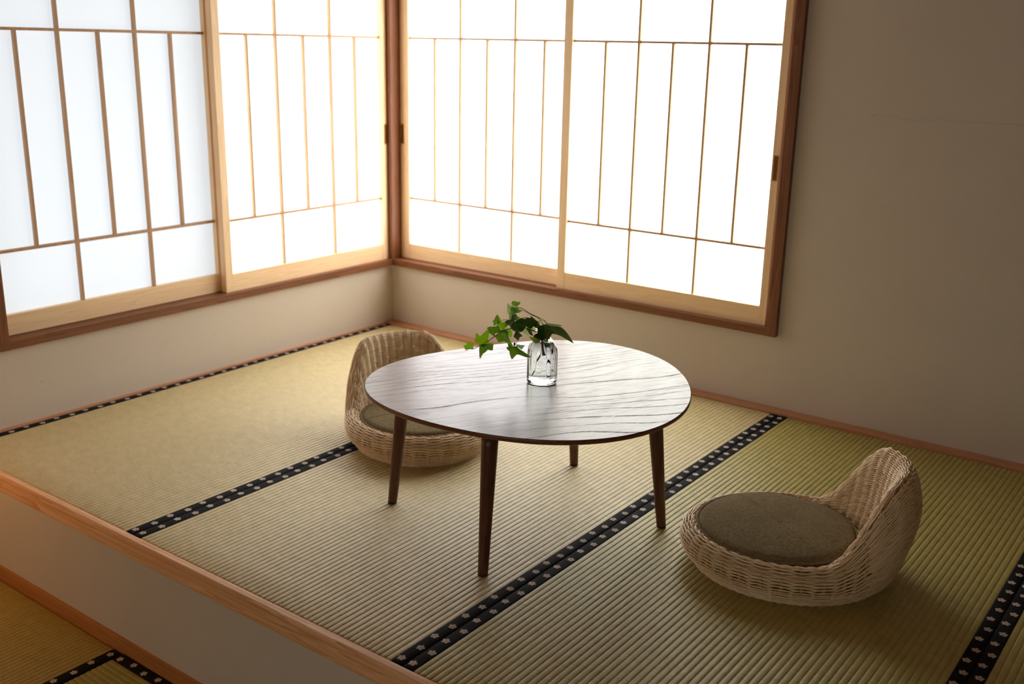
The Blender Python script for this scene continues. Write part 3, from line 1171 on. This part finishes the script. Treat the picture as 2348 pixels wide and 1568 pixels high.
# roots in the water
stem([RP(1345, 720, .004), RP(1300, 860, .006), RP(1265, 980, .008), RP(1215, 1090, .008), RP(1190, 1170, .008), RP(1160, 1245, .006)], 0.00082, 0.00048, M_ROOT, 'root')
stem([RP(1365, 720, 0), RP(1380, 820, 0), RP(1385, 940, 0)], 0.00150, 0.00082, M_ROOT, 'root')
stem([RP(1400, 700, -.004), RP(1435, 820, -.004), RP(1440, 960, -.004), RP(1405, 1090, -.004), RP(1430, 1190, -.002), RP(1500, 1290, -.002)], 0.00075, 0.00041, M_ROOT, 'root')
stem([RP(1400, 1100, -.004), RP(1340, 1130, -.004), RP(1290, 1150, -.004), RP(1220, 1175, -.004)], 0.00048, 0.00027, M_ROOT, 'root')
stem([RP(1430, 740, -.010), RP(1500, 900, -.010), RP(1505, 1080, -.008), RP(1460, 1160, -.006), RP(1400, 1255, -.004)], 0.00068, 0.00041, M_ROOT, 'root')
stem([RP(1350, 740, .004), RP(1350, 820, .008), RP(1310, 870, .008), RP(1290, 850, .008)], 0.00034, 0.00020, M_ROOT, 'root')

# ivy leaves: each has its own lobed outline round its base, and is cupped and tilted in depth
LM = {
    'bright': m_leaf('ivy_leaf_bright', srgb(128, 172, 18), srgb(92, 140, 14), srgb(120, 160, 40)),
    'mid': m_leaf('ivy_leaf_mid', srgb(88, 130, 20), srgb(52, 92, 16), srgb(88, 130, 20), 0.30),
    'dark': m_leaf('ivy_leaf_dark', srgb(34, 72, 20), srgb(18, 42, 14), srgb(34, 72, 20), 0.12),
    'pale': m_leaf('ivy_leaf_pale', srgb(150, 168, 128), srgb(120, 146, 100), srgb(150, 168, 128)),
    'brown': m_leaf('ivy_leaf_brown', srgb(120, 104, 30), srgb(84, 92, 24), srgb(130, 110, 40)),
    'olive': m_leaf('ivy_leaf_olive', srgb(58, 66, 26), srgb(36, 56, 20), srgb(90, 110, 60), 0.16),
}



def leaf(base, outl, kind, d=0.0, gx=0.0, gy=0.0, cup=0.10):
    """outl: lobed outline; gx, gy: depth change per unit across and down the leaf; cup: how far it bows"""
    n = len(outl)
    Q = np.array(outl, float)
    Q = Q.mean(0) + (Q - Q.mean(0)) * 1.05
    if (Q[:, 0] * np.roll(Q[:, 1], -1) - np.roll(Q[:, 0], -1) * Q[:, 1]).sum() > 0:
        Q = Q[::-1]
    B = np.array(base, float)
    # round the outline a little but keep the lobe tips
    pts = []
    for i in range(n):
        a, b, c, e = Q[(i - 1) % n], Q[i], Q[(i + 1) % n], Q[(i + 2) % n]
        for t in (0.0, 0.33, 0.66):
            ct = 0.7
            lin = b + (c - b) * t
            cr = .5 * ((2 * b) + (c - a) * t + (2 * a - 5 * b + 4 * c - e) * t * t + (3 * b - a - 3 * c + e) * t ** 3)
            pts.append(lin * (1 - ct) + cr * ct)
    Q = np.array(pts)
    m_ = len(Q)
    far = Q[np.argmax(((Q - B) ** 2).sum(1))]
    size = np.linalg.norm(far - B)
    ty = (far - B) / size
    tx = np.array([ty[1], -ty[0]])
    size_m = size / 6.27 / PXM
    V, F, UV = [], [], []
    ws = (0.0, 0.3, 0.6, 0.85, 1.0)
    for w in ws:
        for q in Q:
            p_ = B + (q - B) * w
            e = (p_ - B) / size
            u_, v_ = float(e @ tx), float(e @ ty)
            dep = d + size_m * (gx * e[0] + gy * e[1] - cup * (u_ * u_ * 1.6 + max(0, v_) ** 2 * .9) + .16 * abs(u_) + .02 * math.sin(11 * v_ + 6 * u_))
            V.append(tuple(IP(p_[0], p_[1], dep)))
            UV.append((u_, v_))
    for k_ in range(len(ws) - 1):
        for i in range(m_):
            i2 = (i + 1) % m_
            F.append((k_ * m_ + i, (k_ + 1) * m_ + i, (k_ + 1) * m_ + i2, k_ * m_ + i2))
    return mesh_obj('leaf', V, F, LM[kind], ivy, True, UV)


leaf((350, 833), [(285, 715), (312, 752), (368, 762), (355, 790), (360, 835), (300, 832), (248, 845), (240, 815), (222, 790), (262, 778)], 'bright', .031, .2, .1)
leaf((460, 766), [(460, 766), (400, 738), (385, 722), (400, 680), (403, 618), (435, 635), (462, 655), (500, 620), (540, 580), (575, 555), (578, 620), (572, 665), (565, 700), (588, 745), (545, 760), (510, 800), (480, 785)], 'bright', .036, -.3, .2)
leaf((462, 774), [(455, 775), (500, 800), (560, 775), (600, 757), (640, 765), (638, 800), (632, 850), (590, 848), (565, 845), (530, 880), (500, 900), (462, 968), (452, 900), (450, 840)], 'mid', .034, .3, .4)
leaf((662, 553), [(640, 520), (590, 522), (553, 545), (580, 562), (582, 600), (620, 628), (662, 655), (668, 612), (700, 605), (738, 614), (742, 570), (725, 532), (690, 515)], 'mid', .027, .1, .5)
leaf((742, 610), [(740, 600), (735, 580), (790, 570), (835, 578), (850, 610), (850, 650), (870, 700), (905, 760), (918, 805), (880, 790), (840, 745), (800, 720), (745, 728), (715, 732), (700, 700), (672, 655), (710, 640), (738, 630)], 'mid', .026, .2, .4)
leaf((700, 465), [(700, 472), (660, 500), (640, 490), (648, 460), (628, 445), (655, 420), (670, 385), (692, 352), (710, 375), (715, 430), (722, 460)], 'mid', .017, .2, .1)
leaf((718, 440), [(712, 440), (712, 370), (745, 412), (748, 440)], 'bright', .014, .2, .1)
leaf((712, 458), [(690, 508), (715, 488), (700, 447), (760, 452), (800, 458), (845, 490), (820, 520), (790, 548), (765, 555), (740, 535)], 'bright', .019, .1, .4)
leaf((878, 320), [(842, 188), (872, 225), (888, 290), (870, 318), (842, 330), (835, 260)], 'pale', .010, .6, -.2)
leaf((912, 208), [(900, 206), (895, 188), (915, 155), (955, 162), (985, 170), (1018, 168), (1000, 205), (965, 228), (930, 215)], 'mid', .006, .3, .2)
leaf((902, 248), [(890, 250), (925, 248), (960, 288), (950, 330), (925, 350), (900, 340), (888, 300)], 'mid', .010, .2, .3)
leaf((958, 300), [(955, 290), (1000, 275), (1040, 290), (1000, 315), (958, 320)], 'mid', .004, .1, .2)
leaf((885, 325), [(865, 330), (895, 322), (905, 370), (890, 415), (862, 410)], 'pale', .011, -.5, .2)
leaf((915, 345), [(905, 350), (960, 340), (972, 370), (945, 420), (932, 478), (905, 470), (895, 410)], 'dark', .008, .2, .3)
leaf((985, 378), [(945, 390), (970, 370), (1005, 380), (1005, 410), (975, 435), (945, 420)], 'mid', .019, .1, .1)
leaf((1092, 505), [(1085, 410), (1110, 395), (1160, 395), (1195, 415), (1200, 460), (1195, 510), (1160, 540), (1125, 525), (1098, 508), (1080, 545), (1060, 570), (1020, 582), (995, 555), (985, 500), (935, 460), (985, 430), (1030, 405)], 'dark', .030, .1, -.3)
leaf((1272, 440), [(1165, 360), (1200, 385), (1230, 420), (1272, 435), (1265, 480), (1230, 500), (1200, 490), (1190, 430)], 'dark', .011, .2, .2)
leaf((900, 484), [(880, 490), (910, 480), (950, 510), (990, 540), (990, 565), (950, 580), (910, 560), (885, 530)], 'mid', .018, .1, .2)
leaf((975, 572), [(960, 582), (990, 575), (1005, 610), (1052, 640), (1010, 660), (998, 703), (965, 680), (930, 650), (945, 610)], 'dark', .024, .2, .2)
leaf((880, 560), [(850, 582), (890, 555), (905, 600), (905, 640), (880, 660), (855, 640), (830, 590)], 'bright', .018, .1, .3)
leaf((812, 455), [(800, 450), (850, 420), (890, 410), (895, 450), (870, 490), (840, 482)], 'dark', .010, .2, .1)
leaf((965, 796), [(965, 790), (900, 795), (835, 805), (850, 840), (875, 860), (880, 900), (908, 968), (945, 930), (980, 900), (1040, 915), (1100, 935), (1162, 932), (1120, 895), (1080, 870), (1050, 850), (1000, 820)], 'mid', .030, .3, .4)
leaf((972, 772), [(970, 772), (985, 760), (1030, 768), (1083, 770), (1065, 800), (1045, 828), (1010, 812), (975, 792)], 'pale', .022, -.3, .2)
leaf((940, 742), [(930, 740), (955, 735), (955, 770), (930, 785)], 'dark', .018, .1, .1)
leaf((905, 760), [(850, 758), (908, 755), (915, 800), (862, 796)], 'dark', .022, .1, .1)
leaf((1352, 680), [(1350, 684), (1300, 682), (1240, 665), (1205, 640), (1240, 610), (1265, 590), (1265, 540), (1290, 498), (1345, 495), (1352, 560), (1356, 630)], 'dark', .026, -.3, .2)
leaf((1408, 530), [(1330, 475), (1390, 480), (1450, 500), (1520, 505), (1580, 510), (1640, 560), (1700, 640), (1752, 728), (1690, 690), (1600, 640), (1520, 610), (1470, 605), (1440, 650), (1402, 700), (1380, 660), (1360, 600), (1350, 540), (1350, 495)], 'olive', .020, .35, .5)
leaf((1390, 452), [(1388, 446), (1420, 456), (1500, 463), (1560, 470), (1610, 482), (1560, 495), (1480, 505), (1420, 498)], 'pale', .000, .1, .9)
leaf((1306, 692), [(1312, 690), (1280, 725), (1240, 740), (1210, 720), (1160, 665), (1145, 648), (1210, 656), (1260, 666)], 'brown', .024, .2, .3)
leaf((1190, 555), [(1160, 545), (1190, 530), (1220, 550), (1200, 575), (1175, 572)], 'bright', .008, .1, .1)
leaf((1100, 590), [(1060, 590), (1085, 560), (1095, 520), (1122, 560), (1118, 590), (1150, 640), (1110, 618)], 'pale', .012, .2, .1)
leaf((1115, 542), [(1108, 540), (1160, 545), (1185, 590), (1200, 632), (1150, 612), (1130, 575)], 'dark', .013, .1, .3)
leaf((1278, 444), [(1265, 500), (1268, 445), (1292, 438), (1288, 500), (1275, 515)], 'bright', .012, .1, .1)
leaf((1290, 425), [(1280, 430), (1300, 395), (1325, 388), (1342, 410), (1300, 426)], 'pale', .002, .1, .1)
leaf((1385, 702), [(1372, 700), (1418, 708), (1436, 760), (1400, 800), (1372, 778)], 'mid', .002, .0, .1)
leaf((925, 470), [(915, 470), (960, 455), (990, 480), (1000, 530), (960, 560), (925, 530), (905, 500)], 'dark', .012, .1, .2)
leaf((935, 250), [(925, 250), (975, 245), (1000, 268), (965, 300), (930, 285)], 'mid', .006, .2, .2)
leaf((880, 235), [(870, 250), (885, 225), (925, 222), (945, 245), (905, 262)], 'pale', .011, .1, .2)
leaf((890, 470), [(858, 470), (880, 425), (905, 440), (915, 500), (885, 520)], 'mid', .014, .2, .2)
leaf((760, 565), [(742, 560), (780, 548), (850, 552), (880, 570), (850, 590), (790, 590)], 'bright', .021, .2, .2)
leaf((1225, 470), [(1200, 470), (1240, 455), (1290, 470), (1300, 520), (1260, 530), (1215, 505)], 'dark', .006, .2, .2)
leaf((1020, 520), [(990, 520), (1010, 590), (985, 600), (960, 590), (940, 550)], 'mid', .012, .2, .2)
leaf((1330, 620), [(1280, 640), (1300, 600), (1345, 590), (1375, 620), (1370, 690), (1330, 700)], 'dark', .012, .1, .1)
